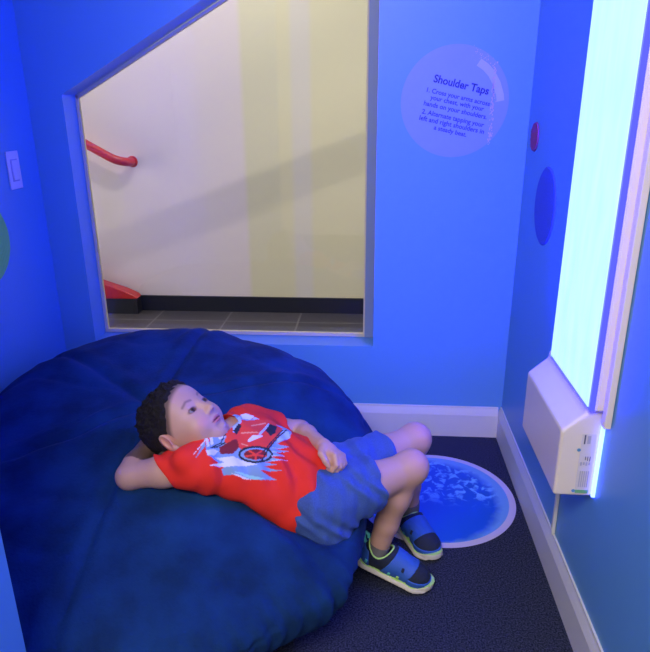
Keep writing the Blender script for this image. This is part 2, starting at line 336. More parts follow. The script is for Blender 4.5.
# ------------------------------------------------------------------ implicit surface modeller
class Field:
    def __init__(s, lo, hi, h):
        s.lo = np.array(lo, float); s.h = h; s.n = (np.ceil((np.array(hi)-s.lo)/h)).astype(int)+1
        s.d = np.full(s.n, .05, np.float32)
    def sub(s, lo, hi):
        a = np.maximum(0, np.floor((np.array(lo)-s.lo)/s.h).astype(int)); b = np.minimum(s.n, np.ceil((np.array(hi)-s.lo)/s.h).astype(int)+1)
        if np.any(b <= a): return None, None
        sl = tuple(slice(int(a[i]), int(b[i])) for i in range(3))
        g = [s.lo[i]+s.h*np.arange(a[i], b[i]) for i in range(3)]
        return sl, np.stack(np.meshgrid(*g, indexing='ij'), -1).astype(np.float32)
    def put(s, f, lo, hi, k, mode='add', pad=.03):
        sl, X = s.sub(np.array(lo)-pad-k, np.array(hi)+pad+k)
        if sl is None: return
        v = f(X); d = s.d[sl]
        if mode == 'add': s.d[sl] = smin(d, v, k)
        elif mode == 'sub': s.d[sl] = -smin(-d, v, k)
    def cone(s, a, b, ra, rb, k=.008, mode='add'):
        a, b = np.array(a, float), np.array(b, float); r = max(ra, rb)
        s.put(lambda X: sd_cone(X, a, b, ra, rb), np.minimum(a, b)-r, np.maximum(a, b)+r, k, mode)
    def ell(s, c, rad, R=None, k=.008, mode='add'):
        c = np.array(c, float); R = np.eye(3) if R is None else R; m = max(rad)
        s.put(lambda X: sd_ell(X, c, rad, R), c-m, c+m, k, mode)
    def mesh(s, name, keep=None):
        v, q = surface_nets(s.d, s.lo, s.h); return v, q
def smin(a, b, k):
    if k <= 0: return np.minimum(a, b)
    h = np.maximum(k-np.abs(a-b), 0)/k
    return np.minimum(a, b)-h*h*k*.25
def sd_cone(X, a, b, ra, rb):
    ba = b-a; L2 = ba@ba; t = np.clip(((X-a)@ba.astype(np.float32))/L2, 0, 1)
    q = X-(a.astype(np.float32)+t[..., None]*ba.astype(np.float32)); return np.sqrt((q*q).sum(-1))-(ra+(rb-ra)*t)
def sd_ell(X, c, rad, R):
    p = (X-c.astype(np.float32))@np.array(R, np.float32).T; rad = np.array(rad, np.float32)
    k0 = np.sqrt(((p/rad)**2).sum(-1)); k1 = np.sqrt(((p/rad**2)**2).sum(-1)); return k0*(k0-1)/np.maximum(k1, 1e-6)
def surface_nets(d, lo, h):
    s = d < 0; n = np.array(d.shape)-1
    c = [s[i:n[0]+i, j:n[1]+j, k:n[2]+k] for i in (0, 1) for j in (0, 1) for k in (0, 1)]
    cnt = sum(x.astype(np.int8) for x in c); act = (cnt > 0) & (cnt < 8)
    idx = np.argwhere(act); ids = -np.ones(n, np.int64); ids[act] = np.arange(len(idx))
    acc = np.zeros((len(idx), 3)); w = np.zeros(len(idx))
    corners = [(i, j, k) for i in (0, 1) for j in (0, 1) for k in (0, 1)]
    val = {cc: d[idx[:, 0]+cc[0], idx[:, 1]+cc[1], idx[:, 2]+cc[2]] for cc in corners}
    for A in corners:
        for ax in range(3):
            if A[ax] == 0:
                B = list(A); B[ax] = 1; B = tuple(B); va, vb = val[A], val[B]; m = (va < 0) != (vb < 0)
                t = np.where(m, va/np.where(m, va-vb, 1), 0); p = np.array(A)[None]*1.0+np.zeros((len(idx), 3)); p[:, ax] += t
                acc[m] += p[m]; w[m] += 1
    verts = lo+h*(idx+acc/w[:, None]); quads = []
    for ax in range(3):
        o1, o2 = [(1, 2), (2, 0), (0, 1)][ax]
        sl0 = [slice(None)]*3; sl1 = [slice(None)]*3; sl0[ax] = slice(0, -1); sl1[ax] = slice(1, None)
        e = np.argwhere(s[tuple(sl0)] != s[tuple(sl1)])
        e = e[(e[:, o1] > 0) & (e[:, o2] > 0) & (e[:, o1] < d.shape[o1]-1) & (e[:, o2] < d.shape[o2]-1)]
        fl = s[tuple(e.T)]
        def cell(a, b):
            q = e.copy(); q[:, o1] -= a; q[:, o2] -= b; return ids[tuple(q.T)]
        q = np.stack([cell(0, 0), cell(1, 0), cell(1, 1), cell(0, 1)], 1)
        q[~fl] = q[~fl][:, ::-1]; quads.append(q)
    return verts, np.concatenate(quads)
def field_obj(name, F, m, parent, passes=1):
    v, q = F.mesh(name)
    for _ in range(passes):      # light laplacian to settle the lattice
        acc = np.zeros_like(v); w = np.zeros(len(v))
        for a, b in ((0, 1), (1, 2), (2, 3), (3, 0)):
            np.add.at(acc, q[:, a], v[q[:, b]]); np.add.at(acc, q[:, b], v[q[:, a]]); np.add.at(w, q[:, a], 1); np.add.at(w, q[:, b], 1)
        v = v*.4+.6*acc/np.maximum(w, 1)[:, None]
    me = bpy.data.meshes.new(name); me.from_pydata(v.tolist(), [], q.tolist()); me.update()
    return link(name, me, m, parent, True), v, q
def paint(o, cols, nm='tint'):
    a = o.data.color_attributes.new(nm, 'FLOAT_COLOR', 'POINT'); c = np.ones((len(cols), 4), np.float32); c[:, :3] = cols; a.data.foreach_set('color', c.ravel())
def unit(v): v = np.array(v, float); return v/np.linalg.norm(v)
A_ = lambda v: np.array(v, float)
# ------------------------------------------------------------------ THE CHILD
def lb(px, py):                       # image-aligned axes at the head: right, up, towards viewer
    w = -ray(px, py).normalized(); r = (RT - w*RT.dot(w)).normalized(); return r, w.cross(r), w
def mixb(px, py, c): r, u, w = lb(px, py); return unit(r*c[0]+u*c[1]+w*c[2])
rs = A_(pz(198, 466, .435)); ls = A_(pz(244, 424, .455)); sm = (rs+ls)/2
rh = A_((-.125, 1.335, .305)); lh = A_((-.080, 1.455, .315)); hm = (rh+lh)/2
ax = unit(hm-sm); lat = ls-rs; lat = unit(lat-ax*(lat@ax)); nor = np.cross(ax, lat)
TR = np.stack([ax, lat, nor])
T_ = lambda a, l, n: sm+ax*a+lat*l+nor*n
re_ = A_(pz(130, 476, .405)); rw = A_(pz(151, 440, .44))
le = A_(pz(300, 431, .39)); lw = A_(pz(323, 446, .43))
rk = A_(pz(410, 468, .345)); lk = A_(pz(414, 440, .350))
ra = A_((.029, 1.439, .095)); la = A_((.126, 1.648, .095))
HU = mixb(186, 424, (-.72, .62, -.10)); HL = mixb(186, 424, (.47, .44, -.76)); HL = unit(HL-HU*(HL@HU)); HF = np.cross(HL, HU)
HC = A_(pz(182.5, 423.5, .505)); HR = np.stack([HL, HU, HF])
HP = lambda l, u, f: HC+HL*l+HU*u+HF*f
def hell(F, l, u, f, r, k=.012, mode='add', R=None): F.ell(HP(l, u, f), r, HR if R is None else R, k, mode)
def torso(F, g=0., k=.04):
    F.ell(T_(.085, 0, 0), (.115+g, .108+g, .066+g), TR, k)
    F.ell(T_(.19, 0, -.004), (.11+g, .092+g, .060+g), TR, k)
    F.cone(rs+ax*.012, ls+ax*.012, .041+g, .041+g, k)
def pelvis(F, g=0., k=.03):
    F.ell(hm-ax*.02, (.085+g, .095+g, .068+g), TR, k)
def hand(F, w, tip, pn, s=1.0, side=1, curl=1.6, spread=.10):
    """w wrist, tip direction of the palm, pn palm normal (towards the inside of the hand)"""
    d = unit(tip); pn = A_(pn); pn = unit(pn-d*(pn@d)); sd = np.cross(d, pn)*side
    R = np.stack([d, sd, pn]); c = w+d*.036*s
    F.cone(w, w+d*.022*s, .0165*s, .018*s, .012)
    F.ell(c, (.032*s, .027*s, .012*s), R, .010)
    for i, (o, ln) in enumerate(((-.0195, .026), (-.0065, .030), (.0065, .028), (.0185, .021))):
        b = w+d*.058*s+sd*o*s; p = b; ang = -.1; dirv = unit(d+sd*spread*o*60*.1)
        F.cone(w+d*.035*s+sd*o*.85*s, b, .0075*s, .0078*s, .004)
        for j, f in enumerate((1, .72, .55)):
            ang += curl*(.42 if j else .38); q = p+(dirv*math.cos(ang)+pn*math.sin(ang))*ln*f*s
            F.cone(p, q, (.0076-.0006*j)*s, (.0070-.0006*j)*s, .0025); p = q
    if curl > 1.5: F.ell(w+d*.046*s+pn*.016*s, (.030*s, .027*s, .017*s), R, .010)
    b = w+d*.016*s-sd*.020*s; t1 = b+(d*.5-sd*.65+pn*.35)*.026*s; t2 = t1+(d*.85+pn*.55+sd*.1)*.022*s; t3 = t2+(d*.7+pn*.6+sd*.45)*.015*s
    F.cone(b, t1, .0125*s, .0098*s, .006); F.cone(t1, t2, .0090*s, .0082*s, .003); F.cone(t2, t3, .0082*s, .0068*s, .003)
def leg(F, h, k_, a, g=0.):
    F.cone(h, h+(k_-h)*.55, .064+g, .052+g, .02); F.cone(h+(k_-h)*.55, k_, .052+g, .041+g, .02)
    F.ell(k_+unit(k_-h)*.006+A_((0, 0, .004)), (.043+g,)*3, None, .02)
    d = unit(a-k_); back = unit(h-k_); c = k_+(a-k_)*.33+back*.012
    F.cone(k_, c, .038+g, .039+g, .02); F.cone(c, k_+(a-k_)*.68+back*.004, .038+g, .032+g, .02); F.cone(k_+(a-k_)*.68+back*.004, a, .032+g, .0275+g, .012)
def whole(F, hands=True):
    torso(F); pelvis(F); leg(F, rh, rk, ra); leg(F, lh, lk, la)
    F.cone(A_(T_(-.005, 0, .0)), HP(0, -.045, -.028), .036, .032, .03)
    # arms
    F.cone(rs, rs+(re_-rs)*.5, .040, .037, .02); F.cone(rs+(re_-rs)*.5, re_, .037, .031, .02)
    m1 = re_+(rw-re_)*.3; F.cone(re_, m1, .032, .031, .015); F.cone(m1, rw, .031, .0205, .015)
    F.cone(ls, le, .037, .028, .02); m2 = le+(lw-le)*.3; F.cone(le, m2, .028, .027, .015); F.cone(m2, lw, .027, .0185, .015)
    # head
    hell(F, 0, .020, -.014, (.073, .080, .086), .02)
    hell(F, 0, -.018, .024, (.059, .062, .056), .035)
    hell(F, 0, .040, .036, (.055, .045, .042), .03)
    hell(F, 0, -.050, .030, (.046, .040, .046), .03)
    hell(F, 0, -.082, .056, (.020, .016, .018), .022)
    for s in (-1, 1):
        hell(F, s*.034, -.036, .050, (.026, .026, .026), .022)
        hell(F, s*.030, -.003, .094, (.019, .0125, .016), .012, 'sub')
    # nose
    F.cone(HP(0, .004, .078), HP(0, -.027, .091), .0062, .0080, .012); hell(F, 0, -.0305, .0925, (.0085, .0075, .0090), .008)
    for s in (-1, 1):
        hell(F, s*.0095, -.034, .0845, (.0058, .0058, .0080), .006); hell(F, s*.0050, -.0395, .0900, (.0030, .0030, .0040), .002, 'sub')
    # mouth
    hell(F, 0, -.0545, .0765, (.0195, .0050, .0100), .006); hell(F, 0, -.0635, .0745, (.0160, .0056, .0105), .006)
    hell(F, 0, -.0590, .0860, (.0215, .0014, .0080), .003, 'sub')
    hell(F, 0, -.0735, .0800, (.014, .0045, .0070), .010, 'sub')
    # eyelids with an almond opening
    for s in (-1, 1):
        e = HP(s*.0300, -.004, .0655); F.ell(e, (.0140,)*3, None, .006)
        F.ell(HP(s*.0305, -.0045, .080), (.0125, .0043, .010), HR, .0015, 'sub')
        F.ell(e, (.0118,)*3, None, .0, 'sub')
        # ear
        ang = s*.45; er = HR.copy(); L2 = HL*math.cos(ang)-HF*math.sin(ang); F2 = HF*math.cos(ang)+HL*math.sin(ang); er = np.stack([L2, HU, F2])
        F.ell(HP(s*.074, -.012, -.014), (.0075, .029, .018), er, .006); F.ell(HP(s*.0805, -.008, -.008), (.0055, .019, .0105), er, .004, 'sub')
        F.ell(HP(s*.073, -.036, -.006), (.006, .009, .008), er, .005)
    if hands:
        hand(F, rw, unit(HP(-.02, -.05, -.085)-rw), HF, 1.0, 1, .35)
        hand(F, lw, unit(A_(pz(338, 455, .425))-lw), A_((-.25, -.35, -.9)), .95, 1, 2.5)
lo = np.minimum.reduce([rs, ls, rh, lh, re_, rw, rk, lk, ra, la, HC])-.13; hi = np.maximum.reduce([rs, ls, rh, lh, re_, rw, rk, lk, ra, la, HC])+.12
hb = .0024
FB = Field(lo, hi, hb); whole(FB)
skin = mat('fair_skin', (.62, .36, .28), .5, attr='tint', spec=.4)
sn = skin.node_tree.nodes['Principled BSDF']; sn.inputs['Subsurface Weight'].default_value = .12; sn.inputs['Subsurface Radius'].default_value = (.012, .005, .003); sn.inputs['Subsurface Scale'].default_value = .5
BOY = empty('person', (hm[0], hm[1], .2)); tag(BOY, 'person in red car T-shirt and blue shorts lying on the beanbag, hand behind head', 'person')
body, bv, bq = field_obj('body', FB, skin, BOY, 1)
def cap2(x, y, a, b):
    a = A_(a); b = A_(b); p = np.stack([x, y], -1); t = np.clip(((p-a)@(b-a))/((b-a)@(b-a)), 0, 1)[:, None]; return np.linalg.norm(p-(a+t*(b-a)), axis=1)
def sstep(x, a, b): t = np.clip((x-a)/(b-a), 0, 1); return (t*t*(3-2*t))[:, None]
hl = (bv-HC)@HR.T; l_, u_, f_l = hl.T
col = np.tile(A_((.56, .33, .265)), (len(bv), 1)); headm = (np.abs(l_) < .09) & (np.abs(u_) < .12) & (np.abs(f_l) < .12)
front = headm & (f_l > .035)
def lay(c, w): global col; col = col*(1-w)+A_(c)*w
for s in (-1, 1):
    d = cap2(l_-s*0, u_, (s*.016, .0165), (s*.030, .0215)); d2 = cap2(l_, u_, (s*.030, .0215), (s*.043, .0165)); d = np.minimum(d, d2)
    lay((.07, .035, .03), (1-sstep(d, .0010, .0046))*.55*front[:, None])
    e = np.hypot((l_-s*.0305)/.0150, (u_+.0040)/.0072); lay((.16, .07, .06), (1-sstep(e, .80, 1.15))*.85*front[:, None])
    ck = np.hypot((l_-s*.040)/.024, (u_+.042)/.02); lay((.72, .32, .27), (1-sstep(ck, .2, 1.1))*.5*front[:, None])
lp_ = np.hypot(l_/.0190, (u_+.0590)/.0080); lay((.55, .17, .17), (1-sstep(lp_, .8, 1.1))*.9*front[:, None])
ml = np.hypot(l_/.021, (u_+.0590)/.0019); lay((.14, .03, .035), (1-sstep(ml, .7, 1.2))*.9*front[:, None])
ear = headm & (np.abs(l_) > .068) & (np.hypot(u_+.01, f_l+.008) < .02); lay((.60, .26, .22), .6*ear[:, None])
sc_ = A_(pz(384, 536, .12)); 
t_ = np.linalg.norm(bv-(ra+(rk-ra)*.17+A_((.0, -.0245, .0))), axis=1); lay((.5, .06, .05), (1-sstep(t_, .002, .006))*.8)
for kk in (rk, lk):
    t_ = np.linalg.norm(bv-(kk+A_((.02, -.01, .03))), axis=1); lay((.66, .33, .28), (1-sstep(t_, .01, .05))*.5)
hc_ = f_l-(.014+.95*u_); lay((.05, .032, .03), (1-sstep(hc_, -.004, .014))*.8*(headm & (u_ > -.05))[:, None]*(np.hypot((u_+.012)/1.5, f_l+.010) > .019)[:, None])
paint(body, col)
# eyes
for s in (-1, 1):
    c = HP(s*.0300, -.004, .0655); bm = bmesh.new(); bmesh.ops.create_uvsphere(bm, u_segments=48, v_segments=32, radius=.0121)
    for v in bm.verts: v.co += V(c)
    o = from_bm('eye', bm, mat('eye_'+('a' if s > 0 else 'b'), (.8, .8, .8), .45, attr='tint', spec=.3), BOY, True)
    P_ = np.array([v.co for v in o.data.vertices])-c; g = unit(HF*1+HL*.16+HU*.10); dd = P_@g/.0121; ang = np.degrees(np.arccos(np.clip(dd, -1, 1)))
    cc = np.tile(A_((.26, .23, .24)), (len(P_), 1)); cc[ang < 35] = (.07, .035, .02); cc[ang < 14] = (.005, .005, .005); paint(o, cc)
# hair: short cropped cap with ragged tufts
FHr = Field(HC-.13, HC+.13, .0024)
hell(FHr, 0, .021, -.015, (.079, .088, .093), .0); hell(FHr, 0, .043, .032, (.060, .050, .046), .03)
X = FHr.sub(FHr.lo, FHr.lo+FHr.h*FHr.n)[1]; Y = (X-HC.astype(np.float32))@HR.T.astype(np.float32); l3, u3, f3 = Y[..., 0], Y[..., 1], Y[..., 2]
n3 = FHr.d.shape; rg = np.random.RandomState(5)
def vnoise(Y, s, seed):
    r = np.random.RandomState(seed); T = r.rand(24, 24, 24).astype(np.float32); p = Y/s+50.0; i = np.floor(p).astype(int); f = p-i; f = f*f*(3-2*f); o = 0
    for a in (0, 1):
        for b in (0, 1):
            for c in (0, 1):
                w = (f[..., 0] if a else 1-f[..., 0])*(f[..., 1] if b else 1-f[..., 1])*(f[..., 2] if c else 1-f[..., 2])
                o = o+w*T[(i[..., 0]+a) % 24, (i[..., 1]+b) % 24, (i[..., 2]+c) % 24]
    return o
ns = vnoise(Y, .0075, 1)-.5+.5*(vnoise(Y, .004, 2)-.5)
top = np.clip((u3-.02)/.07, 0, 1)
FHr.d += -ns*(.004+.011*top) - .001*top
cut = f3-(.014+.95*u3)+ns*.006                     # hairline on forehead and temples
sb = np.maximum(np.abs(f3-.010)-.010, -(u3+.022));    # sideburn
FHr.d += .0065*np.clip((cut+.022)/.022, 0, 1); FHr.d = np.maximum(FHr.d, cut); FHr.d = np.maximum(FHr.d, -(u3+.060)+ns*.006); 
earc = np.hypot((u3+.014)/1.4, f3+.012)-.020; FHr.d = np.maximum(FHr.d, np.where(np.abs(l3) > .045, -earc, -1))
hairm = mat('dark_brown_hair', (.012, .009, .009), .75, bump=.9, bscale=500, spec=.3)
field_obj('hair', FHr, hairm, BOY, 1)
# ---------------- T-shirt
lo2 = np.minimum(rs, ls)-.16; hi2 = hm+.20; lo2 = np.minimum(lo2, hi2-.3)
FS = Field(np.minimum(np.minimum(lo2, rh-.17), rs-.15), np.maximum(np.maximum(hi2, lh+.15), ls+.15), .0024)
def like(F): G = Field(F.lo, F.lo, 1); G.lo, G.h, G.n = F.lo, F.h, F.n; G.d = np.full(F.n, .05, np.float32); return G
torso(FS, .012, .04)
FS.ell(T_(.235, -.004, .002), (.075, .116, .080), TR, .045)
FS.cone(T_(.19, -.075, -.026), T_(.275, -.105, -.062), .050, .036, .05)      # loose near corner of the hem
FS.cone(T_(.010, 0, .0), HP(0, -.085, -.020), .054, .040, .02)
FS.cone(rs, T_(.13, -.070, -.012), .046, .052, .03)
rc = rs+(re_-rs)*.44; lc = ls+(le-ls)*.60; ra_n, la_n = unit(re_-rs), unit(le-ls)
sl, X = FS.sub(FS.lo, FS.lo+FS.h*FS.n); Y = (X-sm.astype(np.float32))@TR.T.astype(np.float32); a3, l3, n3_ = Y[..., 0], Y[..., 1], Y[..., 2]
def plane(p, n): return ((X-p.astype(np.float32))@unit(n).astype(np.float32))
FS.d = np.maximum(FS.d, plane(T_(.272, 0, 0), ax*1.0-lat*.05)+.0012*np.sin(l3*60))
for (a0, b0, r1, r2, cpt, cn, t2) in ((rs, re_, .046, .0485, rc, -A_(RT)*.85-A_(UP)*.50, .66), (ls, le, .047, .046, lc, la_n, .78)):
    G = like(FS); G.cone(a0, a0+(b0-a0)*t2, r1, r2, 0); FS.d = smin(FS.d, np.maximum(G.d, plane(cpt, cn)+.0015*np.sin(n3_*90+l3*50)), .02)
wr = .0022*np.sin(a3*70+l3*45+3*np.sin(l3*25))*np.clip((a3-.05)/.1, 0, 1)+.0016*np.sin(l3*110+a3*30+2*np.sin(a3*40))+.0035*(vnoise(Y, .035, 7)-.5)
wr += .0038*np.exp(-((l3+.085)/.04)**2)*np.sin(a3*95+l3*60)
FS.d += wr.astype(np.float32)
nk = plane(HP(0, -.078, -.02), HU+HF*.25); FS.d = np.where(sd_cone(X, T_(0, 0, 0), HP(0, -.06, -.02), .075, .075) < 0, np.maximum(FS.d, nk), FS.d)
FS.d = np.maximum(FS.d, -(sd_cone(X, T_(-.01, 0, .004), HP(0, -.04, -.022), .043, .043)))
FS.d = np.maximum(FS.d, -np.where(plane(rc-ra_n*.010, -A_(RT)*.85-A_(UP)*.50) > 0, sd_cone(X, rs, re_, .0395, .0395), 1))
FS.d = np.maximum(FS.d, -np.where(plane(lc-la_n*.014, la_n) > 0, sd_cone(X, ls, le, .037, .035), 1))
FS.cone(pz(184, 459, .470), pz(214, 441, .478), .027, .024, .02)
shm = mat('red_cotton', (.75, .03, .015), .85, attr='tint', sheen=.0, bump=.15, bscale=700)
shirt, sv, sq = field_obj('t_shirt', FS, shm, BOY, 1)
# printed car picture, laid on the chest in the shirt's own plane
nor2 = nor+.9*A_(-ray(240, 450).normalized()); nor2 = unit(nor2-ax*(nor2@ax)); TP = np.stack([ax, np.cross(nor2, ax), nor2])
bvh = BVHTree.FromPolygons([V(p) for p in sv.tolist()], sq.tolist())
def onshirt(X_, Y_):
    px, py = 195+X_/6.842, 400+Y_/6.8375; d = ray(px, py).normalized(); h = bvh.ray_cast(V((0, 0, CH)), d)[0]
    if h is None: h = V((0, 0, CH))+d*1.33
    q = TP@(A_(h)-sm); return q[0], q[1]
sc2 = (TP@(sv.T-sm[:, None])).T; sa, sl_ = sc2[:, 0], sc2[:, 1]
vn = np.array([v.normal for v in shirt.data.vertices]); upf = (vn@nor2 > .10)
scol = np.tile(A_((.78, .022, .010)), (len(sv), 1))
def inpoly(pts):
    P2 = [onshirt(*p) for p in pts]; ins = np.zeros(len(sv), bool); n = len(P2)
    for i in range(n):
        (xa, ya), (xb, yb) = P2[i], P2[(i+1) % n]
        if ya == yb: continue
        c = ((ya > sl_) != (yb > sl_)) & (sa < (xb-xa)*(sl_-ya)/(yb-ya)+xa); ins ^= c
    return ins & upf
def poly(c, *pts): scol[inpoly(pts)] = c
def stroke(c, w, *pts):
    P2 = [onshirt(*p) for p in pts]; d = np.full(len(sv), 9.)
    for a, b in zip(P2[:-1], P2[1:]): d = np.minimum(d, cap2(sa, sl_, a, b))
    scol[(d < w) & upf] = c
slate, pale_, whit, blk, red2, org, mar = (.20, .33, .55), (.42, .55, .80), (.72, .72, .85), (.012, .015, .035), (.80, .05, .03), (.85, .32, .18), (.20, .01, .02)
poly(slate, (85, 235), (130, 200), (200, 175), (250, 130), (330, 115), (420, 140), (560, 170), (645, 205), (650, 262), (560, 300), (650, 322), (540, 330), (650, 350), (520, 352), (600, 378), (510, 388), (590, 410), (480, 425), (560, 440), (470, 450), (600, 482), (440, 478), (560, 545), (430, 548), (250, 512), (195, 518), (180, 470), (230, 448), (160, 430), (90, 380), (75, 330), (68, 285))
poly(pale_, (560, 205), (640, 215), (650, 260), (560, 290))
poly(whit, (66, 262), (84, 252), (100, 312), (84, 325))
poly(whit, (88, 232), (108, 226), (128, 300), (108, 312)); poly(whit, (60, 240), (90, 260), (95, 285), (70, 270))
stroke(whit, .0030, (165, 215), (155, 240), (170, 262), (195, 255), (200, 228), (183, 210), (165, 215))
stroke(whit, .0022, (180, 228), (184, 242))
poly(whit, (75, 345), (130, 335), (160, 350), (130, 380), (85, 375)); poly(whit, (130, 390), (260, 385), (430, 440), (300, 452), (90, 450), (200, 425))
poly(whit, (310, 100), (350, 92), (405, 110), (380, 135), (325, 128)); poly(pale_, (400, 115), (440, 132), (395, 135))
poly(red2, (215, 215), (290, 130), (350, 140), (520, 140), (600, 195), (575, 250), (480, 350), (420, 390), (330, 345), (290, 320), (200, 290))
poly(pale_, (215, 212), (285, 140), (318, 150), (262, 232)); poly(blk, (262, 210), (300, 158), (318, 178), (285, 238))
poly(mar, (165, 322), (285, 262), (302, 320), (262, 368), (172, 370)); poly(red2, (205, 225), (290, 250), (285, 272), (215, 250))
poly(blk, (482, 208), (512, 164), (562, 180), (548, 226), (515, 248))
poly(whit, (360, 272), (398, 240), (470, 244), (430, 264), (365, 288)); poly(pale_, (430, 238), (510, 152), (500, 182), (452, 236))
for s_ in (((320, 226), (430, 222)), ((388, 176), (480, 158)), ((322, 300), (360, 312)), ((388, 318), (424, 328))): stroke(org, .0018, *s_)
ring = [(415+112*math.cos(t*math.pi/12), 372+52*math.sin(t*math.pi/12)) for t in range(25)]
poly(slate, *ring[:-1]); poly(mar, *[(415+82*math.cos(t*math.pi/9), 372+36*math.sin(t*math.pi/9)) for t in range(18)])
for k in range(5):
    a = k*2*math.pi/5+.3; stroke(red2, .0024, (415, 375), (415+70*math.cos(a), 375+32*math.sin(a)))
stroke(blk, .0026, *ring)
stroke(blk, .0018, (625, 205), (560, 262), (505, 330), (450, 425)); stroke(blk, .0016, (600, 205), (520, 290), (470, 350))
stroke(blk, .0015, (225, 178), (205, 235), (175, 295), (112, 325)); stroke(blk, .0015, (110, 325), (150, 322), (205, 290))
poly((.30, .62, .72), (255, 488), (330, 500), (480, 540), (400, 546)); poly(whit, (245, 500), (280, 505), (390, 545), (330, 540))
for yy in (322, 350, 378, 410): poly(pale_, (520, yy), (640, yy+4), (530, yy+9))
paint(shirt, scol)
# ---------------- shorts
FT = Field(np.minimum(rh, lh)-.16, np.maximum(rk, lk)+.10, .0026)
pelvis(FT, .014)
FT.ell(hm-ax*.03, (.07, .112, .078), TR, .03)
FT.ell(rh+A_((.01, -.015, -.035)), (.085, .075, .06), TR, .04)
sl, X = FT.sub(FT.lo, FT.lo+FT.h*FT.n); Y = (X-hm.astype(np.float32))@TR.T.astype(np.float32)
td = unit(rk-rh); tt = ((X-rh.astype(np.float32))@td.astype(np.float32)); zz = X[..., 2]
for h, k_, e, r1, r2, q1, q2 in ((rh, rk, .61, .084, .067, .056, .052), (lh, lk, .60, .078, .062, .052, .048)):
    G = like(FT); d = unit(k_-h); p = h+(k_-h)*e; G.cone(h, h+(k_-h)*(e+.15), r1, r2, 0); pl = plane(p, d)+.0015*np.sin(zz*80)
    leg_d = np.maximum(G.d, pl); inner_ = sd_cone(X, h, k_, q1, q2); leg_d = np.maximum(leg_d, -np.where(pl > -.016, inner_, 1)); FT.d = smin(FT.d, leg_d, .02)
FT.d += (.0026*np.sin(tt*105+zz*60+2.2*np.sin(zz*45+tt*20))+.0012*np.sin(tt*190-zz*60)+.007*(vnoise(Y, .03, 11)-.5)).astype(np.float32)
shm2 = mat('blue_jersey', (.038, .09, .32), .85, noise_amt=.12, nscale=300, bump=.25, bscale=500, sheen=.3)
field_obj('shorts', FT, shm2, BOY, 1)
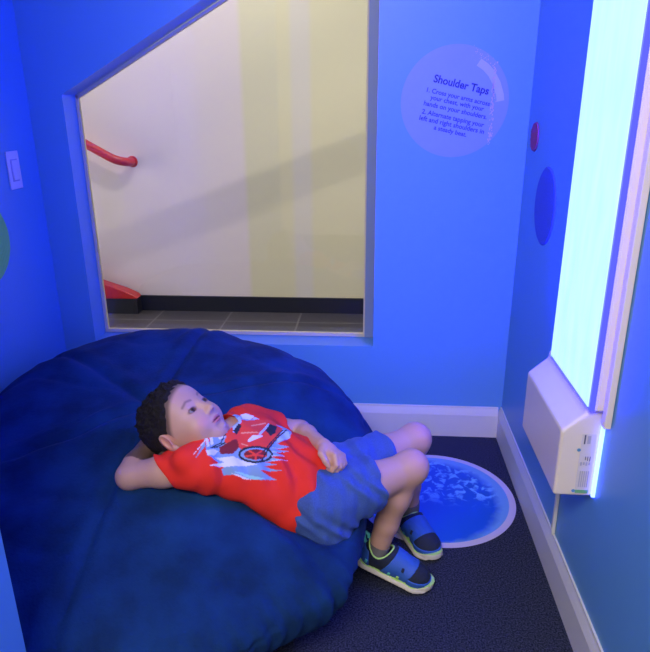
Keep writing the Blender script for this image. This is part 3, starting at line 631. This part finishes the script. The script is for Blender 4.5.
# waistband / drawstring bunch at the top of the shorts
# ---------------- shoes and socks
sockm = mat('charcoal_sock', (.17, .16, .17), .9, bump=.4, bscale=600)
bluem = mat('blue_shoe_fabric', (.03, .12, .52), .6, bump=.3, bscale=500); navym = mat('dark_navy_mesh', (.012, .02, .05), .7, bump=.6, bscale=900)
solem = mat('pale_rubber_sole', (.74, .70, .62), .5); lime = mat('lime_piping', (.48, .80, .22), .5); teal = mat('teal_trim', (.10, .55, .50), .5)
def shoe(heel, toe, a, knee, label):
    heel, toe = A_(heel), A_(toe); f = unit(toe-heel); u = A_((0, 0, 1)); u = unit(u-f*(u@f)); s = np.cross(f, u); L_ = np.linalg.norm(toe-heel); R = np.stack([f, s, u])
    Q = lambda x, y, z: heel+f*x*L_+s*y+u*z
    root = empty('shoe', Q(.5, 0, 0)); root.parent = BOY; root.matrix_parent_inverse = BOY.matrix_world.inverted(); root['label'] = label
    bpy.context.view_layer.update()
    F0 = Field(np.minimum(heel, toe)-.07, np.maximum(heel, toe)+A_((.07, .07, .14)), .0022)
    def upper(F, g=0.):
        F.cone(Q(.16, 0, .034), Q(.42, 0, .040), .028+g, .033+g, .02); F.cone(Q(.42, 0, .036), Q(.76, .001, .030), .033+g, .034+g, .02); F.ell(Q(.80, 0, .028), (.038+g, .036+g, .025+g), R, .02)
        F.cone(Q(.20, 0, .04), Q(.24, 0, .066), .033+g, .034+g, .02); F.cone(Q(.36, 0, .052), Q(.56, 0, .044), .030+g, .026+g, .02)
    upper(F0); sl, X = F0.sub(F0.lo, F0.lo+F0.h*F0.n); Y = (X-heel.astype(np.float32))@R.T.astype(np.float32); x, y, z = Y[..., 0]/L_, Y[..., 1], Y[..., 2]
    dU = F0.d.copy()
    # opening
    shaft = sd_cone(X, Q(.25, 0, .05), Q(.25, 0, .05)+u*.08, .0315, .0315); ztop = .054+.028*np.clip(np.abs(x-.25)/.17, 0, 1)**2
    rim = np.maximum(z-(.074-.10*np.clip(x-.12, 0, .3)*(x < .35)+.0*x), -1)
    d0 = np.maximum(np.maximum(np.maximum(dU, -shaft), np.where(x < .48, z-ztop, -1)), .012-z)
    def fo(nm, d, m, passes=1):
        F = Field(F0.lo, F0.lo, 1); F.lo = F0.lo; F.h = F0.h; F.n = F0.n; F.d = d.astype(np.float32)
        if (d < 0).sum() < 20: return
        o, _, _ = field_obj(nm, F, m, root, passes)
        if len(o.data.polygons) < 10: print('small', nm)
    fo('upper', d0, navym)
    wdt = .033+.008*np.clip((x-.45)/.3, 0, 1)
    sh = dU-.0025
    strap = np.maximum(np.maximum(sh, np.abs(x-.56-.07*(z-.04)/.03)-.175), .016-z); strap = np.maximum(strap, -(dU+.002)); strap = np.maximum(strap, -shaft); fo('strap', strap, bluem)
    st2 = np.maximum(np.maximum(dU-.004, np.abs(x-.62)-.022), np.maximum(np.abs(z-.052)-.006, -y)); fo('strap_tab', np.maximum(st2, -(dU)), navym)
    toecap = np.maximum(np.maximum(np.maximum(dU-.0022, -(x-.70+.6*(z-.02))), .014-z), -(dU+.002)); toecap = np.maximum(toecap, z-.034-.03*np.clip((x-.86)/.1, 0, 1)*0); fo('toe_cap', toecap, bluem)
    heelc = np.maximum(np.maximum(np.maximum(dU-.002, x-.17-1.2*(.03-z)), z-.062), .014-z); heelc = np.maximum(heelc, -(dU+.002)); fo('heel_counter', np.maximum(heelc, -shaft), bluem)
    # sole outline
    hw = np.interp(x, [-.02, .06, .2, .4, .6, .78, .92, 1.0], [.016, .026, .030, .030, .036, .039, .033, .018]); ctr = .003*np.sin(x*3)
    dd = np.sqrt(np.maximum(0, (np.abs(y-ctr)/hw))**2)*hw-hw; ends = np.maximum(-(x+.015)*L_, (x-1.02)*L_)
    # rounded plan: distance to an elongated hull
    plan = np.minimum.reduce([np.hypot((x-.13)*L_, y)-.0335, np.hypot((x-.78)*L_, y-.001)-.0425, np.maximum(np.maximum((x-.78)*L_, (.13-x)*L_), np.abs(y)-(.0335+.009*(x-.13)/.65)), np.hypot((x-.88)*L_, y)-.034])
    top = .016+.012*np.clip((x-.86)/.12, 0, 1)**1.5+.004*np.clip((.08-x)/.08, 0, 1); wav = .001*np.sin(x*30)
    fo('sole', np.maximum(np.maximum(plan-.002*(z < .01), z-top-wav), .0012+.010*np.clip((x-.88)/.12, 0, 1)**2-z), solem)
    fo('foxing_line', np.maximum(plan-.0006, np.abs(z-top-wav-.0010)-.0011), lime)
    # collar piping around the opening
    pts = []
    shd = unit(knee-a)
    for k in range(33):
        t = 2*math.pi*k/32; xx = .25+.165*math.cos(t); pts.append(Q(xx, .0325*math.sin(t), .054+.027*np.cos(t)**2))
    tube('collar_piping', pts, .0026, lime, root)
    tube('heel_loop', [Q(.035, 0, .064), Q(.005, 0, .074), Q(-.01, 0, .086), Q(.01, 0, .095), Q(.045, 0, .092), Q(.06, 0, .082)], .0050, teal, root)
    for (xa, za, mm) in ((.46, .026, teal), (.58, .024, lime), (.13, .034, teal)):
        for sg in (1,):
            fo('side_mark', np.maximum(np.maximum(dU-.0045, -(dU-.0015)), np.maximum(np.abs(x-xa-.6*(z-za))-.022, np.maximum(np.abs(z-za)-.007, -y*sg))), mm)
    sk = tube('sock', [a+(knee-a)*t_ for t_ in (-.12, -.04, .03, .06)], .0305, sockm, root)
    return root
shoe((-.026, 1.455, .045), (.168, 1.398, .000), ra, rk, 'near shoe, on his right foot')
shoe((.098, 1.700, .002), (.196, 1.507, .002), la, lk, 'far shoe, on his left foot')
# ------------------------------------------------------------------ BEANBAG
bagm = mat('navy_plush', (.005, .031, .115), .9, noise_amt=.30, nscale=9, bump=.4, bscale=140, sheen=.12, spec=.15)
def bag():
    NU, NV = 420, 190
    cx, cy, rx, ry = BAGP[:4]; pts = np.zeros((NV+1, NU, 3))
    for j in range(NV+1):
        ph = -math.pi/2+math.pi*j/NV; c = math.cos(ph); s = math.sin(ph); cr_ = abs(c)**.62; sr = math.copysign(abs(s)**.90, s)
        for i in range(NU):
            th = 2*math.pi*i/NU; ct, st = math.cos(th), math.sin(th)
            ex = 2.2 if st > 0 else 2.0; e = (abs(ct)**ex+abs(st)**ex)**(-1/ex)
            x = cx+rx*cr_*ct*e; y = cy+(ry if st > 0 else .63)*cr_*st*e
            yr = (y-cy)/ry; top = BAGP[4]+(.15 if yr > 0 else .22)*yr+BAGP[6]*(x-cx)/rx
            zc = .17; z = zc+(top-zc)*sr if s > 0 else zc+(zc+.01)*sr
            pts[j, i] = (x, y, max(z, .004))
    P = pts.reshape(-1, 3)
    # broad lumps and creases
    out = np.zeros(len(P)); nx = P[:, 0]-cx; ny = P[:, 1]-cy; th = np.arctan2(ny/ry, nx/rx); rr = np.hypot(nx/rx, ny/ry)
    for i, p in enumerate(P):
        q = V(p); out[i] = .026*noise.noise(q*3.1+V((3, 1, 7)))+.009*noise.noise(q*8.0+V((1, 5, 2)))
        w = noise.noise(V((q.x*3.5, q.y*3.5, q.z*9+4)))
        out[i] += -.004*max(0, 1-abs(w)*9)*(1 if q.z > .03 else 0)
    seam = np.zeros(len(P))
    for k in range(6):
        a0 = k*math.pi/3+.45; dth = np.abs((th-a0+math.pi) % (2*math.pi)-math.pi)*np.maximum(rr, .1); seam += -.006*np.exp(-(dth/.018)**2)+.006*np.exp(-((dth-.05)/.035)**2)
    ga = .0045*np.sin(th*95+2*np.sin(P[:, 2]*30))*np.exp(-((P[:, 2]-.16)/.08)**2)
    nrm = np.stack([nx/rx*.9, ny/ry*.9, (P[:, 2]-.17)/.3], 1); nrm /= np.linalg.norm(nrm, axis=1)[:, None]+1e-6
    P = P+nrm*(out+seam+ga)[:, None]; P[:, 2] = np.maximum(P[:, 2], .003)
    # keep inside the walls
    P[:, 0] = np.where(P[:, 0] < WL+.03, WL+.03-.015*np.exp((P[:, 0]-WL-.03)*6)*0+(P[:, 0]-WL-.03)*.04, P[:, 0]); P[:, 0] = np.maximum(P[:, 0], WL+.018)
    P[:, 1] = np.where(P[:, 1] > YB-.03, YB-.03+(P[:, 1]-YB+.03)*.04, P[:, 1]); P[:, 1] = np.minimum(P[:, 1], YB-.018)
    yy = np.clip((P[:, 1]-1.56)/.14, 0, 1); y2 = np.clip((1.22-P[:, 1])/.14, 0, 1); lim = -.088+.153*yy*yy*(3-2*yy)+.13*y2*y2*(3-2*y2)+np.clip((P[:, 2]-.135)/.06, 0, 1)*.085; kx = .06
    hh = np.maximum(kx-np.abs(P[:, 0]-lim), 0)/kx; P[:, 0] = np.minimum(P[:, 0], lim)-hh*hh*kx*.25
    # the child's weight pushes the cover down
    G = P.reshape(NV+1, NU, 3); dz = np.zeros((NV+1, NU))
    def sdf(pts_):
        ii = np.clip(((pts_-FB.lo)/FB.h).astype(int), 0, np.array(FB.d.shape)-1); inb = np.all((pts_ > FB.lo) & (pts_ < FB.lo+FB.h*(np.array(FB.d.shape)-1)), axis=1)
        return np.where(inb, DFULL[tuple(ii.T)], .05)
    Pf = P.copy(); cov = Pf[:, 2] > .10
    # a column of cover above any body underside drops below that underside
    pass
    lz = np.full(len(Pf), 9.)
    for Fd, mg in ((FB, .0), (FS, .004), (FT, .004)):
        dd_ = Fd.d; lowz = np.full(dd_.shape[:2], 9.); m_ = dd_ < -.001; anyb = m_.any(2); first = m_.argmax(2); lowz[anyb] = Fd.lo[2]+Fd.h*first[anyb]+mg
        ii = ((Pf[:, :2]-Fd.lo[:2])/Fd.h).astype(int); inb = (ii[:, 0] >= 0) & (ii[:, 1] >= 0) & (ii[:, 0] < dd_.shape[0]) & (ii[:, 1] < dd_.shape[1])
        cur = np.full(len(Pf), 9.); cur[inb] = lowz[tuple(ii[inb].T)]; lz = np.minimum(lz, cur)
    tgt = np.where((lz < 8) & cov & (lz > .15), np.minimum(0, lz+.012-Pf[:, 2]), 0)
    D = tgt.reshape(NV+1, NU); base = D.copy()
    for _ in range(60):
        S_ = (np.roll(D, 1, 1)+np.roll(D, -1, 1)+np.vstack([D[:1], D[:-1]])+np.vstack([D[1:], D[-1:]]))/4; D = np.minimum(base, S_)
    G[:, :, 2] += D; G[:, :, 2] = np.maximum(G[:, :, 2], .003)
    vs_ = [tuple(p) for p in G[1:-1].reshape(-1, 3)]; b0 = len(vs_); vs_.append(tuple(G[0].mean(0))); vs_.append(tuple(G[-1].mean(0)))
    fs = []; R_ = NV-1
    for j in range(R_-1):
        for i in range(NU): fs.append((j*NU+i, j*NU+(i+1) % NU, (j+1)*NU+(i+1) % NU, (j+1)*NU+i))
    for i in range(NU): fs.append((b0, (i+1) % NU, i)); fs.append((b0+1, (R_-1)*NU+i, (R_-1)*NU+(i+1) % NU))
    me = bpy.data.meshes.new('beanbag'); me.from_pydata(vs_, [], fs); me.update()
    o = link('beanbag', me, bagm, None, True); return tag(o, 'huge navy blue plush beanbag filling the corner under the window', 'beanbag')
BAGP = (-.60, 1.53, .66, .70, .465, 0, -.03)
DFULL = np.minimum(FB.d, .05)
BAG = bag()

#LIGHTS
world = bpy.data.worlds.new('world'); bpy.context.scene.world = world; world.use_nodes = True
world.node_tree.nodes['Background'].inputs[0].default_value = (.64, .53, .54, 1); world.node_tree.nodes['Background'].inputs[1].default_value = .9
area('front_room_ceiling_light', (-.35, -.5, 2.3), (math.radians(38), 0, math.radians(-18)), 1.2, .5, (1, .90, .78), 55)
vs = bpy.context.scene.view_settings; vs.view_transform = 'Standard'; vs.look = 'None'; vs.exposure = 0; vs.gamma = 1; vs.use_curve_mapping = False
